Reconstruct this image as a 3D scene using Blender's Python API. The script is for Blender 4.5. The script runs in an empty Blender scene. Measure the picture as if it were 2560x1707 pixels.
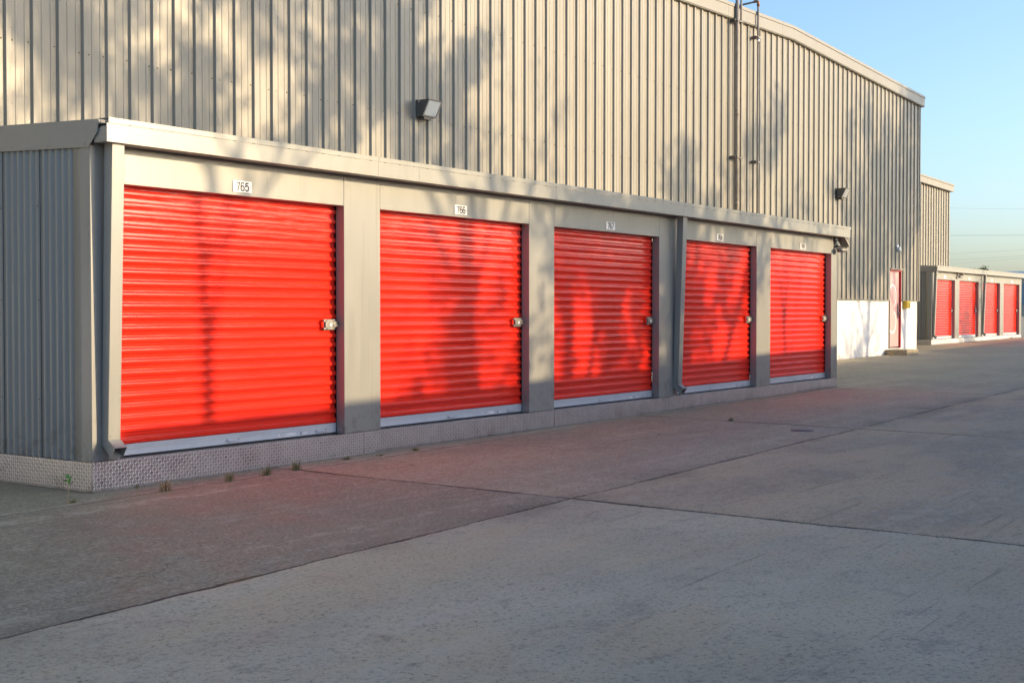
import bpy, math, random
import numpy as np
from mathutils import Vector, Matrix
R = math.radians
sc = bpy.context.scene
col = sc.collection
random.seed(7)
# ------------------------------------------------------------------ camera
F, TH, PITCH = 3246.0, R(34.9), math.atan(74.9/3246.0)
cam_d = bpy.data.cameras.new('camera'); cam = bpy.data.objects.new('camera', cam_d); col.objects.link(cam)
cam_d.sensor_width = 36; cam_d.lens = 36*F/2560; cam_d.clip_end = 5000; cam_d.clip_start = 0.05
cam.location = (0, 0, 1.5)
dv = Vector((math.cos(TH)*math.cos(PITCH), math.sin(TH)*math.cos(PITCH), -math.sin(PITCH)))
cam.rotation_euler = dv.to_track_quat('-Z', 'Y').to_euler()
sc.camera = cam
sc.render.resolution_x, sc.render.resolution_y = 1024, 682
# ------------------------------------------------------------------ light
SUN_TO = Vector((0.60, -1.0, 0.27)).normalized()          # towards the sun
ELEV = math.asin(SUN_TO.z); ROT = math.atan2(SUN_TO.x, SUN_TO.y)
w = bpy.data.worlds.new('World'); sc.world = w; w.use_nodes = True
nt = w.node_tree; bg = nt.nodes['Background']
sky = nt.nodes.new('ShaderNodeTexSky'); sky.sky_type = 'NISHITA'; sky.sun_disc = False
sky.sun_elevation = ELEV; sky.sun_rotation = ROT; sky.altitude = 50
sky.air_density = 0.9; sky.dust_density = 2.2; sky.ozone_density = 3.0
nt.links.new(sky.outputs[0], bg.inputs[0]); bg.inputs[1].default_value = 0.15
sd = bpy.data.lights.new('sun', 'SUN'); sun = bpy.data.objects.new('sun', sd); col.objects.link(sun)
sd.energy = 2.5; sd.angle = R(0.53); sd.color = (1.0, 0.75, 0.45)
sun.rotation_euler = (-SUN_TO).to_track_quat('-Z', 'Y').to_euler(); sun.location = (10, -30, 20)
sc.view_settings.view_transform = 'Standard'; sc.view_settings.look = 'None'
sc.view_settings.exposure = 1.28; sc.view_settings.gamma = 1.0
sc.render.engine = 'CYCLES'
sc.cycles.max_bounces = 8; sc.cycles.diffuse_bounces = 4

# ------------------------------------------------------------------ node helper
class NT:
    def __init__(s, name):
        s.m = bpy.data.materials.new(name); s.m.use_nodes = True
        s.t = s.m.node_tree; s.b = s.t.nodes['Principled BSDF']
        s._co = None
    def n(s, typ, **kw):
        nd = s.t.nodes.new(typ)
        for k, v in kw.items(): setattr(nd, k, v)
        return nd
    def put(s, sock, v):
        if isinstance(v, bpy.types.NodeSocket): s.t.links.new(v, sock)
        elif isinstance(v, (tuple, list)):
            v = tuple(v)
            if len(v) == 3 and len(sock.default_value) == 4: v = v+(1,)
            sock.default_value = v
        else: sock.default_value = v
    def co(s):
        if s._co is None: s._co = s.n('ShaderNodeNewGeometry').outputs['Position']
        return s._co
    def xyz(s, v=None):
        nd = s.n('ShaderNodeSeparateXYZ'); s.put(nd.inputs[0], v or s.co()); return nd.outputs
    def M(s, op, a, b=0.0, c=0.0, clamp=False):
        nd = s.n('ShaderNodeMath', operation=op, use_clamp=clamp)
        s.put(nd.inputs[0], a); s.put(nd.inputs[1], b); s.put(nd.inputs[2], c); return nd.outputs[0]
    def noise(s, scale=1, detail=4, rough=.5, stretch=(1, 1, 1), off=(0, 0, 0), dist=0):
        mp = s.n('ShaderNodeMapping'); s.put(mp.inputs['Vector'], s.co())
        s.put(mp.inputs['Scale'], tuple(stretch)); s.put(mp.inputs['Location'], tuple(off))
        nd = s.n('ShaderNodeTexNoise'); s.put(nd.inputs['Vector'], mp.outputs[0])
        s.put(nd.inputs['Scale'], scale); s.put(nd.inputs['Detail'], detail); s.put(nd.inputs['Roughness'], rough)
        s.put(nd.inputs['Distortion'], dist)
        return nd.outputs['Fac']
    def ramp(s, v, a, b, lo=0.0, hi=1.0):
        nd = s.n('ShaderNodeMapRange', interpolation_type='SMOOTHSTEP'); s.put(nd.inputs['Value'], v)
        s.put(nd.inputs['From Min'], a); s.put(nd.inputs['From Max'], b)
        s.put(nd.inputs['To Min'], lo); s.put(nd.inputs['To Max'], hi); return nd.outputs[0]
    def mix(s, f, a, b, typ='MIX'):
        nd = s.n('ShaderNodeMix', data_type='RGBA', blend_type=typ)
        s.put(nd.inputs['Factor'], f); s.put(nd.inputs['A'] if 0 else nd.inputs[6], a); s.put(nd.inputs[7], b)
        return nd.outputs[2]
    def base(s, v): s.put(s.b.inputs['Base Color'], v); return s
    def set(s, **kw):
        for k, v in kw.items(): s.put(s.b.inputs[k.replace('_', ' ')], v)
        return s
    def bump(s, h, strength=.3, dist=.01, prev=None):
        nd = s.n('ShaderNodeBump'); s.put(nd.inputs['Height'], h)
        s.put(nd.inputs['Strength'], strength); s.put(nd.inputs['Distance'], dist)
        if prev is not None: s.t.links.new(prev, nd.inputs['Normal'])
        s.t.links.new(nd.outputs[0], s.b.inputs['Normal']); return nd.outputs[0]

def paint(name, rgb, rough=.45, var=.08, streak=True, spec=.5, metallic=0, coat=0, wav=.15, panel=False, splash=False):
    k = NT(name)
    n1 = k.noise(1.3, 4, .55, (1, 1, .35) if streak else (1, 1, 1))
    n2 = k.noise(14, 5, .6, (1, 1, .12) if streak else (1, 1, 1), (3, 1, 7))
    f = k.M('ADD', k.M('MULTIPLY', n1, .6), k.M('MULTIPLY', n2, .4))
    lo = tuple(c*(1-var) for c in rgb); hi = tuple(min(1, c*(1+var)) for c in rgb)
    c_ = k.mix(k.ramp(f, .3, .7), lo, hi)
    xx, yy_, zz_ = k.xyz()
    if panel:
        pn = k.n('ShaderNodeTexWhiteNoise', noise_dimensions='1D'); k.put(pn.inputs['W'], k.M('FLOOR', k.M('DIVIDE', k.M('SUBTRACT', xx, 9.05), 1.0566)))
        c_ = k.mix(k.ramp(pn.outputs['Value'], 0, 1, 0, .16), c_, tuple(c*.55 for c in rgb))
        run = k.M('MULTIPLY', k.ramp(k.noise(1, 4, .6, (14, 1, .22), (1, 2, 3)), .58, .72), k.ramp(k.noise(.5, 3, .5, off=(8, 1, 1)), .42, .62))
        c_ = k.mix(k.M('MULTIPLY', run, .38), c_, tuple(c*.5 for c in (rgb[0], rgb[1]*.95, rgb[2]*.85)))
    if splash:
        dn = k.M('MULTIPLY', k.ramp(k.noise(7, 6, .7, off=(1, 9, 4)), .45, .68), k.ramp(zz_, .26, .75, 1, 0))
        c_ = k.mix(k.M('MULTIPLY', dn, .5), c_, (.13, .105, .08))
        run = k.ramp(k.noise(1, 5, .6, (18, 18, .5), (4, 2, 3)), .60, .74)
        c_ = k.mix(k.M('MULTIPLY', run, .28), c_, tuple(c*.5 for c in rgb))
    k.base(c_)
    k.set(Roughness=k.ramp(n2, .25, .75, rough*.85, min(1, rough*1.15)), Metallic=metallic)
    k.b.inputs['Specular IOR Level'].default_value = spec
    if coat: k.b.inputs['Coat Weight'].default_value = coat; k.b.inputs['Coat Roughness'].default_value = .12
    if wav: k.bump(k.noise(2.2, 2, .4, (1, 1, .4), (5, 5, 5)), wav, .02)
    return k.m
def plain(name, rgb, rough=.5, metallic=0.0, spec=.5):
    k = NT(name); k.base(k.mix(k.ramp(k.noise(9, 4), .3, .7), tuple(c*.88 for c in rgb), tuple(min(1, c*1.1) for c in rgb)))
    k.set(Roughness=rough, Metallic=metallic); k.b.inputs['Specular IOR Level'].default_value = spec
    return k.m

# ------------------------------------------------------------------ materials
BEIGE = (.300, .302, .272)
m_trim = paint('taupe_painted_steel', BEIGE, .32, .035, wav=.08, splash=True)
m_wall = paint('warehouse_wall_paint', (.275, .258, .212), .42, .10, wav=.2, panel=True)
m_fascia = paint('fascia_paint', (.235, .225, .195), .45, .05)
m_screw = plain('screw_rust', (.10, .085, .07), .6)
m_seam = plain('seam_gap_dark', (.03, .028, .025), .8)
def red_door():
    k = NT('red_door_paint')
    n = k.noise(3, 4, .5, (.3, 1, 6)); z = k.xyz()[2]
    chalk_sheen = k.ramp(z, 1.9, 2.7)                    # chalky weathering plus pale sky reflection painted into the slats near the drum
    dn = k.ramp(k.noise(26, 6, .7, (.12, 1, 3.0), (3, 2, 1)), .42, .66)
    base = k.mix(k.ramp(n, .3, .7), (.80, .027, .012), (.90, .037, .016))
    k.base(k.mix(k.M('MULTIPLY', k.M('MULTIPLY', chalk_sheen, dn), .5), base, (.72, .30, .28)))
    k.set(Roughness=k.ramp(k.noise(20, 4, .6, (.2, 1, 2)), .3, .7, .08, .15))
    k.b.inputs['Specular IOR Level'].default_value = .5
    k.bump(k.noise(1.6, 2, .4, (1, 1, .3)), .12, .02)
    return k.m
m_red = red_door()
m_alu = paint('aluminium_bar', (.62, .66, .68), .38, .05, metallic=.1, wav=0)
def galv():
    k = NT('diamond_plate_metal')
    n = k.noise(7, 5, .6); n2 = k.noise(60, 3, .6, (1, 1, 1), (2, 2, 2))
    zz = k.xyz()[2]
    stain = k.M('MULTIPLY', k.ramp(k.noise(2.2, 5, .6), .52, .68), k.ramp(zz, .0, .28, .65, .1))
    k.base(k.mix(stain, k.mix(k.ramp(n, .3, .7), (.40, .40, .415), (.50, .50, .515)), (.22, .19, .175)))
    k.set(Metallic=.85, Roughness=k.ramp(n2, .3, .7, .27, .42)); return k.m
m_plate = galv()
m_lug = paint('polished_lug', (.80, .82, .85), .36, .05, metallic=.7, wav=0)
m_zinc = plain('zinc_latch', (.22, .215, .20), .5, .4)
m_bolt = plain('bright_bolt', (.85, .85, .82), .2, .9)
m_whitep = plain('white_plate', (.86, .86, .84), .35)
m_ink = plain('dark_print', (.05, .045, .04), .5)
m_grayink = plain('grey_print', (.35, .35, .36), .6)
m_dark = plain('dark_bronze_metal', (.11, .10, .088), .5)
m_black = plain('black_rubber', (.015, .015, .016), .7)
m_pipe = plain('galvanised_pipe', (.27, .245, .21), .6, .0)
m_copper = plain('rusty_pipe', (.30, .15, .075), .55, .3)
m_cover = plain('worn_iron_cover', (.17, .13, .13), .7)
m_wire = plain('hazy_wire', (.30, .32, .34), .8)
m_pinkdoor = paint('pale_pink_door_paint', (.66, .38, .37), .42, .05, wav=.1)
m_redframe = plain('red_frame_paint', (.52, .025, .03), .4)
m_yellow = plain('yellow_plastic', (.72, .52, .03), .45)
m_bluewin = plain('blue_grey_glass', (.16, .24, .32), .1, .0, .8)
m_bark = plain('tree_bark', (.09, .07, .05), .9)
m_tan = plain('tan_wall', (.42, .36, .28), .8)
def masonry():
    k = NT('white_painted_masonry')
    n = k.noise(3, 5, .6); x, y, z = k.xyz()
    dirt = k.M('MULTIPLY', k.ramp(k.noise(5, 5, .7, (1, 1, 2)), .45, .7), k.ramp(z, .15, .5, .75, 0))
    k.base(k.mix(dirt, k.mix(k.ramp(n, .3, .7), (.76, .755, .74), (.83, .825, .81)), (.34, .27, .20)))
    k.set(Roughness=.75); k.bump(k.noise(9, 5, .6), .35, .01); return k.m
m_white = masonry()
def lens():
    k = NT('lamp_lens'); k.base((.70, .72, .68)); k.set(Roughness=.18)
    k.b.inputs['Coat Weight'].default_value = .6; return k.m
m_lens = lens()
def leafmat(name, a, b):
    k = NT(name); k.base(k.mix(k.ramp(k.noise(3, 4), .3, .7), a, b)); k.set(Roughness=.6)
    k.b.inputs['Specular IOR Level'].default_value = .25; return k.m
m_leaf = leafmat('tree_leaves', (.035, .065, .018), (.07, .10, .03))
m_weed = leafmat('weed_green', (.17, .18, .07), (.33, .30, .13))
m_weed2 = leafmat('fresh_green', (.03, .17, .02), (.07, .28, .04))
m_dry = leafmat('dry_straw', (.33, .22, .10), (.45, .33, .17))

def concrete():
    k = NT('weathered_concrete')
    x, y, z = k.xyz()
    wob = k.M('MULTIPLY', k.M('SUBTRACT', k.noise(1.1, 5, .6), .5), .10)
    wob2 = k.M('MULTIPLY', k.M('SUBTRACT', k.noise(9, 4, .7, off=(4, 4, 4)), .5), .045)
    ww = k.M('ADD', wob, wob2)
    # long joint  y = 5.22 + .033 x ; kink left of x=8.7
    yl = k.M('ADD', k.M('MULTIPLY', x, .0265), 5.28)
    dlong = k.M('ADD', k.M('SUBTRACT', y, yl), ww)
    def line(d, wdt): return k.ramp(k.M('ABSOLUTE', d), wdt*.35, wdt, 1, 0)
    def cross(x0, tilt=0.0):
        return k.M('ADD', k.M('SUBTRACT', k.M('SUBTRACT', x, x0), k.M('MULTIPLY', y, tilt)), ww)
    c = [cross(8.56, .032), cross(15.25, .072), cross(22.4, .06), cross(28.3, .11), cross(37.2, .11), cross(47, .1), cross(57, .1), cross(1.4, .03), cross(-6, 0)]
    wmod = k.ramp(k.noise(.9, 4, .6, off=(9, 9, 9)), .35, .68, .45, 1.9)
    near_l = line(k.M('ADD', k.M('SUBTRACT', y, k.M('ADD', k.M('MULTIPLY', x, .022), 8.40)), k.M('MULTIPLY', ww, .9)), .012)
    near_l = k.M('MULTIPLY', near_l, k.M('LESS_THAN', x, 24.0))
    jl = k.M('MAXIMUM', line(k.M('DIVIDE', dlong, wmod), .017), near_l)
    for i, d in enumerate(c): jl = k.M('MAXIMUM', jl, line(k.M('DIVIDE', d, wmod), .028 if i < 3 else .016))
    # second long joint behind the row, in front of the camera
    jl = k.M('MAXIMUM', jl, line(k.M('ADD', k.M('SUBTRACT', y, -1.2), ww), .02))
    # hairline cracks
    vor = k.n('ShaderNodeTexVoronoi', feature='DISTANCE_TO_EDGE'); k.put(vor.inputs['Scale'], .21)
    dm = k.n('ShaderNodeVectorMath', operation='ADD'); k.put(dm.inputs[0], k.co())
    nv = k.n('ShaderNodeTexNoise'); k.put(nv.inputs['Vector'], k.co()); k.put(nv.inputs['Scale'], 1.6); k.put(nv.inputs['Detail'], 6)
    sc_ = k.n('ShaderNodeVectorMath', operation='SCALE'); k.put(sc_.inputs[0], nv.outputs['Color']); k.put(sc_.inputs['Scale'], .7)
    k.put(dm.inputs[1], sc_.outputs[0]); k.put(vor.inputs['Vector'], dm.outputs[0])
    crack = k.M('MULTIPLY', k.ramp(vor.outputs['Distance'], .0006, .0022, 1, 0), k.ramp(k.noise(.35, 3, off=(2, 8, 0)), .53, .62))
    # tints per slab
    up = k.ramp(dlong, -.01, .01); right = k.ramp(c[0], -.01, .01)
    A = (.57, .525, .43)   # near slab (below long joint, left)
    B = (.29, .27, .205)   # dark old slab in front of the side wall
    Cc = (.46, .385, .29)   # right hand slab
    D = (.42, .37, .28)
    lowr = k.ramp(dlong, -.01, .01)
    # the light slab continues below the cross joint on the right (joint c1 runs diagonally in view)
    base = k.mix(lowr, k.mix(right, A, Cc), k.mix(right, B, D))
    big = k.noise(.45, 6, .62, (1, 1.4, 1)); mid = k.noise(2.6, 7, .68, off=(1, 5, 2)); fine = k.noise(34, 7, .8); speck = k.noise(95, 3, .75)
    streaks = k.noise(6, 8, .8, (.75, 1.25, 1), (3, 3, 3))
    base = k.mix(k.ramp(big, .34, .68, 0, .36), base, (.17, .16, .145))
    base = k.mix(k.M('MULTIPLY', k.ramp(mid, .5, .72), .45), base, (.46, .43, .385))
    base = k.mix(k.M('MULTIPLY', k.ramp(mid, .48, .28), .45), base, (.15, .14, .125))
    base = k.mix(k.ramp(streaks, .52, .66, 0, .5), base, (.53, .49, .43))
    base = k.mix(k.ramp(streaks, .46, .34, 0, .55), base, (.17, .16, .145))
    mott = k.noise(46, 5, .8, off=(5, 5, 1)); 
    base = k.mix(k.M('MULTIPLY', k.ramp(mott, .52, .66), k.ramp(lowr, 0, 1, .3, .75)), base, (.50, .47, .42))
    base = k.mix(k.M('MULTIPLY', k.ramp(mott, .48, .36), k.ramp(lowr, 0, 1, .35, .85)), base, (.12, .115, .10))
    # ochre washed patches on the near slab
    och = k.M('MULTIPLY', k.ramp(k.noise(.7, 5, .6, (.6, 1.5, 1), (7, 2, 0)), .44, .62), k.M('SUBTRACT', 1, lowr))
    base = k.mix(k.M('MULTIPLY', och, .5), base, (.56, .46, .32))
    base = k.mix(k.ramp(fine, .36, .47, .75, 0), base, (.11, .10, .095))
    base = k.mix(k.ramp(fine, .535, .68, 0, .6), base, (.55, .53, .50))
    base = k.mix(k.ramp(speck, .60, .72, 0, .6), base, (.65, .64, .62))
    base = k.mix(k.ramp(speck, .40, .30, 0, .8), base, (.06, .06, .06))
    # oil drips and pale worn tyre lanes
    vo = k.n('ShaderNodeTexVoronoi', feature='F1'); k.put(vo.inputs['Vector'], dm.outputs[0]); k.put(vo.inputs['Scale'], .55)
    spot = k.M('MULTIPLY', k.ramp(vo.outputs['Distance'], .02, .11, 1, 0), k.ramp(k.noise(.6, 2, .5, off=(3, 3, 8)), .48, .6))
    base = k.mix(k.M('MULTIPLY', spot, .55), base, (.07, .065, .06))
    lane = k.M('MULTIPLY', k.ramp(k.noise(1, 4, .6, (.10, 2.6, 1), (2, 5, 0), .6), .56, .66), k.ramp(k.noise(5, 5, .7, off=(1, 1, 4)), .4, .6))
    base = k.mix(k.M('MULTIPLY', lane, .38), base, (.56, .53, .48))
    scr_ = k.M('MULTIPLY', k.ramp(k.noise(1, 3, .5, (.5, 16, 1), (2, 9, 0), .25), .63, .70), k.ramp(k.noise(.4, 3, .5, off=(1, 7, 4)), .45, .58))
    base = k.mix(k.M('MULTIPLY', scr_, .35), base, (.09, .085, .08))
    # darker grime beside joints
    near_j = k.ramp(k.M('ABSOLUTE', dlong), 0, .35, .35, 0)
    base = k.mix(k.M('MULTIPLY', near_j, k.ramp(big, .4, .6)), base, (.09, .088, .075))
    moss = k.ramp(k.noise(1.7, 4, .6, off=(6, 1, 1)), .52, .62)
    base = k.mix(jl, base, k.mix(moss, (.040, .035, .030), (.075, .080, .030)))
    base = k.mix(k.M('MULTIPLY', crack, .5), base, (.04, .038, .034))
    base = k.mix(1.0, base, (1.0, .94, .77), 'MULTIPLY')
    k.base(base)
    k.set(Roughness=k.ramp(mid, .3, .7, .62, .88)); k.b.inputs['Specular IOR Level'].default_value = .35
    h = k.M('ADD', k.M('MULTIPLY', fine, .5), k.M('MULTIPLY', mid, .5))
    h = k.M('SUBTRACT', h, k.M('MULTIPLY', jl, 2.0))
    k.bump(h, .45, .006)
    return k.m
m_conc = concrete()

# ------------------------------------------------------------------ mesh helpers
class MB:
    def __init__(s): s.v = []; s.f = []; s.mi = []; s.mats = []; s.smooth = []
    def slot(s, m):
        if m not in s.mats: s.mats.append(m)
        return s.mats.index(m)
    def add(s, verts, faces, m, smooth=False):
        o = len(s.v); i = s.slot(m)
        s.v += [tuple(p) for p in verts]; s.f += [tuple(o+a for a in f) for f in faces]
        s.mi += [i]*len(faces); s.smooth += [smooth]*len(faces); return s
    def box(s, x0, x1, y0, y1, z0, z1, m, M=None):
        V = [Vector((x, y, z)) for z in (z0, z1) for y in (y0, y1) for x in (x0, x1)]
        if M is not None: V = [M @ p for p in V]
        return s.add(V, [(0, 2, 3, 1), (4, 5, 7, 6), (0, 1, 5, 4), (2, 6, 7, 3), (0, 4, 6, 2), (1, 3, 7, 5)], m)
    def prism(s, pts, d, m, smooth=False):
        """pts: 3d polygon, extruded by vector d"""
        n = len(pts); d = Vector(d); A = [Vector(p) for p in pts]; B = [p+d for p in A]
        s.add(A+B, [tuple(range(n))[::-1], tuple(range(n, 2*n))]+[(i, (i+1) % n, n+(i+1) % n, n+i) for i in range(n)], m, False)
        return s
    def tube(s, pts, rad, m, seg=10, caps=True):
        pts = [Vector(p) for p in pts]; V = []; Fc = []
        rads = rad if isinstance(rad, (list, tuple)) else [rad]*len(pts)
        up = None
        for i, p in enumerate(pts):
            t = (pts[min(i+1, len(pts)-1)]-pts[max(i-1, 0)]).normalized()
            a = Vector((0, 0, 1)) if abs(t.z) < .9 else Vector((1, 0, 0))
            u = t.cross(a).normalized() if up is None else (up-t*up.dot(t)).normalized()
            up = u; v = t.cross(u)
            for j in range(seg):
                an = 2*math.pi*j/seg; V.append(p+(u*math.cos(an)+v*math.sin(an))*rads[i])
        for i in range(len(pts)-1):
            for j in range(seg):
                a = i*seg+j; b = i*seg+(j+1) % seg; Fc.append((a, b, b+seg, a+seg))
        if caps: Fc.append(tuple(range(seg))[::-1]); Fc.append(tuple((len(pts)-1)*seg+j for j in range(seg)))
        return s.add(V, Fc, m, seg > 6)
    def build(s, name, parent=None, bevel=0, wm=None):
        me = bpy.data.meshes.new(name); me.from_pydata(s.v, [], s.f)
        for m in s.mats: me.materials.append(m)
        me.polygons.foreach_set('material_index', s.mi); me.polygons.foreach_set('use_smooth', s.smooth)
        me.update()
        o = bpy.data.objects.new(name, me); col.objects.link(o)
        if parent is not None:
            o.parent = parent
            if wm is None: o.matrix_parent_inverse = Matrix.Translation(-Vector(parent_world(parent)))
        if bevel:
            b = o.modifiers.new('bevel', 'BEVEL'); b.width = bevel; b.segments = 2; b.limit_method = 'ANGLE'
        return o
def parent_world(p):
    l = Vector(p.location)
    if p.parent is not None: l += parent_world(p.parent)+p.matrix_parent_inverse.translation
    return l
def thing(name, label, cat, loc=(0, 0, 0), group=None):
    o = bpy.data.objects.new(name, None); col.objects.link(o); o.location = loc; o.empty_display_size = .2
    o['label'] = label; o['category'] = cat
    if group: o['group'] = group
    return o
def tag(o, label, cat, group=None, kind=None):
    o['label'] = label; o['category'] = cat
    if group: o['group'] = group
    return o
def text_mesh(txt, size, m, M, name, parent=None, sx=.75, ex=.001, bold=.0):
    cu = bpy.data.curves.new('t', 'FONT'); cu.body = txt; cu.size = size; cu.extrude = ex; cu.offset = bold
    cu.align_x = 'CENTER'; cu.align_y = 'CENTER'
    t = bpy.data.objects.new('t', cu); col.objects.link(t)
    dg = bpy.context.evaluated_depsgraph_get(); dg.update()
    me = bpy.data.meshes.new_from_object(t.evaluated_get(dg)); bpy.data.objects.remove(t)
    me.transform(M @ Matrix.Diagonal((sx, 1, 1, 1))); me.materials.clear(); me.materials.append(m)
    me.name = name; o = bpy.data.objects.new(name, me); col.objects.link(o)
    if parent is not None:
        o.parent = parent; o.matrix_parent_inverse = Matrix.Translation(-Vector(parent_world(parent)))
    return o
def _arc(cx, cy, rx, ry, a0, a1, n=14): return [(cx+rx*math.cos(math.radians(a0+(a1-a0)*i/n)), cy+ry*math.sin(math.radians(a0+(a1-a0)*i/n))) for i in range(n+1)]
GLYPH = {'7': [[(-.02, .96), (.60, .96)], [(.54, 1.03), (.40, .62), (.28, .32), (.22, -.03)]],
         '6': [_arc(.28, .68, .27, .32, 35, 180, 9)[:-1]+[(.01, .55)]+[(.01, .32)]+_arc(.28, .30, .27, .30, 180, 360+180, 26)],
         '5': [[(.54, .96), (.08, .96)], [(.12, 1.03), (.06, .46)], _arc(.27, .33, .28, .33, 128, -150, 18)],
         '8': [_arc(.28, .76, .23, .24, 270, 630, 22), _arc(.28, .27, .27, .27, 90, 450, 24)],
         '9': [_arc(.28, .70, .27, .30, 0, 360, 24)+[(.55, .68), (.55, .45)]+_arc(.28, .32, .27, .32, 0, -145, 9)]}
def digits(txt, cx, cz, y, h, w, name, parent):
    m = MB(); adv = h*.74; x0 = cx-adv*(len(txt)-1)/2-h*.28
    for k, ch in enumerate(txt):
        for line in GLYPH[ch]:
            P = [Vector((x0+k*adv+a*h, 0, cz-h/2+b*h)) for a, b in line]; V = []; N = len(P)
            closed = (P[0]-P[-1]).length < 1e-4
            for i, p in enumerate(P):
                a = P[i-1] if i else (P[-2] if closed else P[0]); b = P[i+1] if i < N-1 else (P[1] if closed else P[-1])
                t = (b-a).normalized(); nn = Vector((-t.z, 0, t.x))*w/2
                for q in (p+nn, p-nn): V += [(q.x, y, q.z), (q.x, y-.0012, q.z)]
            Fc = []
            for i in range(N-1):
                o = 4*i; Fc += [(o+1, o+3, o+7, o+5), (o, o+1, o+5, o+4), (o+2, o+6, o+7, o+3)]
            m.add(V, Fc, m_ink)
    return m.build(name, parent)
def child(o, parent):
    o.parent = parent; o.matrix_parent_inverse = Matrix.Translation(-Vector(parent_world(parent))); return o

# ------------------------------------------------------------------ ground
S, X0 = .086/16.75, 6.787
def gz(x): x = min(max(x, -40), 210); return S*(x-X0)
g = MB(); xs = [-1500, -300, -40, 210, 600, 3000]; ys = [-1500, -200, 40, 300, 2500]
for i in range(len(xs)):
    for j in range(len(ys)): g.v.append((xs[i], ys[j], gz(xs[i])))
n = len(ys)
F_ = [(i*n+j, (i+1)*n+j, (i+1)*n+j+1, i*n+j+1) for i in range(len(xs)-1) for j in range(n-1)]
g.slot(m_conc); g.f = F_; g.mi = [0]*len(F_); g.smooth = [False]*len(F_)
go = g.build('ground'); go['kind'] = 'structure'

# ------------------------------------------------------------------ storage rows
Y = 8.961
PROF = [(0, 0), (.03, .0060), (.06, .0120), (.09, .0170), (.13, .0190), (.25, .0196), (.40, .0190), (.44, .0176), (.465, .0145), (.49, .0100), (.52, .0050), (.55, .0018), (.58, .0006), (.64, .0002), (.8, 0), (1, 0)]
def door_curtain(x0, x1, z0, z1, yf, parent, name='roller_door'):
    P = .0965; pts = []; z = z0; top = z1
    k = 0
    while z0+k*P < top:
        for a, b in PROF[:-1]: pts.append((z0+(k+a)*P, b))
        k += 1
    mb = MB(); N = len(pts)
    xsn = [x0, x0+.02]+[x0+.02+(x1-x0-.04)*i/12 for i in range(1, 12)]+[x1-.02, x1]
    rnd = random.Random(int(x0*100)); V = []
    for x in xsn:
        for zz, o in pts: V.append((x, yf-o, min(zz, top)))
    Fc = [(i*N+j, (i+1)*N+j, (i+1)*N+j+1, i*N+j+1) for i in range(len(xsn)-1) for j in range(N-1)]
    mb.add(V, Fc, m_red, True)
    # backing so no light leaks
    mb.box(x0-.05, x1+.05, yf+.012, yf+.03, z0-.1, z1+.25, m_black)
    o = mb.build(name, parent)
    return o
def latch(x, z, yf, parent):
    m = MB()                                     # x: right end of door
    m.box(x-.235, x-.20, yf-.028, yf-.014, z-.028, z+.028, m_red)
    m.box(x-.205, x-.035, yf-.030, yf-.016, z-.052, z+.052, m_zinc)
    m.box(x-.195, x-.012, yf-.046, yf-.0305, z-.027, z+.030, m_zinc)
    m.box(x-.135, x-.105, yf-.049, yf-.0465, z-.02, z+.012, m_whitep)
    m.box(x-.090, x-.030, yf-.060, yf-.0465, z-.015, z-.006, m_bolt)
    m.box(x-.085, x-.022, yf-.052, yf-.0465, z+.000, z+.006, m_dark)
    for dx in (-.165, -.062):
        for dz in (-.042, .042): m.tube([(x+dx, yf-.031, z+dz), (x+dx, yf-.037, z+dz)], .0075, m_bolt, 8)
    return m.build('latch', parent)
def pull(x, z, y, parent):
    m = MB(); m.box(x-.085, x+.085, y-.004, y-.001, z-.017, z+.017, m_alu)
    m.tube([(x-.07, y-.004, z), (x-.065, y-.026, z), (x+.065, y-.026, z), (x+.07, y-.004, z)], .006, m_alu, 7)
    for dx in (-.072, .072): m.tube([(x+dx, y-.005, z+.011), (x+dx, y-.009, z+.011)], .005, m_bolt, 7)
    return m.build('pull_handle', parent)
def plate_strip(name, p0, p1, nrm, ztop, zbf, parent, thick=.004):
    """diamond plate from p0 to p1 (xy), outward normal nrm, with raised lugs"""
    p0 = Vector((*p0, 0)); p1 = Vector((*p1, 0)); L = (p1-p0).length; t = (p1-p0).normalized(); nr = Vector((*nrm, 0))
    m = MB(); zb0, zb1 = zbf(0), zbf(L)
    A = p0+nr*thick; B = p1+nr*thick
    m.add([(A.x, A.y, zb0), (B.x, B.y, zb1), (B.x, B.y, ztop), (A.x, A.y, ztop),
           (p0.x, p0.y, zb0), (p1.x, p1.y, zb1), (p1.x, p1.y, ztop), (p0.x, p0.y, ztop)],
          [(0, 1, 2, 3), (3, 2, 6, 7), (4, 7, 6, 5), (0, 3, 7, 4), (1, 5, 6, 2), (0, 4, 5, 1)], m_plate)
    g_ = .0305; V = []; Fc = []
    l2, w2, hh = .0160, .0034, .0017
    i = 0
    while (i+.5)*g_ < L-.012:
        j = 0
        while True:
            z = ztop-.016-j*g_*.95
            s_ = (i+.5)*g_
            if z < zb0+(zb1-zb0)*s_/L+.012: break
            an = math.radians(52) if (i+j) % 2 else math.radians(128)
            ca, sa = math.cos(an), math.sin(an); o = len(V)
            for a, b, h in ((-l2, 0, 0), (-l2*.5, w2, 0), (l2*.5, w2, 0), (l2, 0, 0), (l2*.5, -w2, 0), (-l2*.5, -w2, 0), (-l2*.62, 0, hh), (l2*.62, 0, hh)):
                q = p0+t*(s_+a*ca-b*sa)+nr*(thick+h); V.append((q.x, q.y, z+a*sa+b*ca))
            Fc += [(o, o+6, o+1), (o+1, o+6, o+7, o+2), (o+2, o+7, o+3), (o+3, o+7, o+4), (o+4, o+7, o+6, o+5), (o+5, o+6, o)]
            j += 1
        i += 1
    m.add(V, Fc, m_lug, True)
    return m.build(name, parent)
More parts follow.
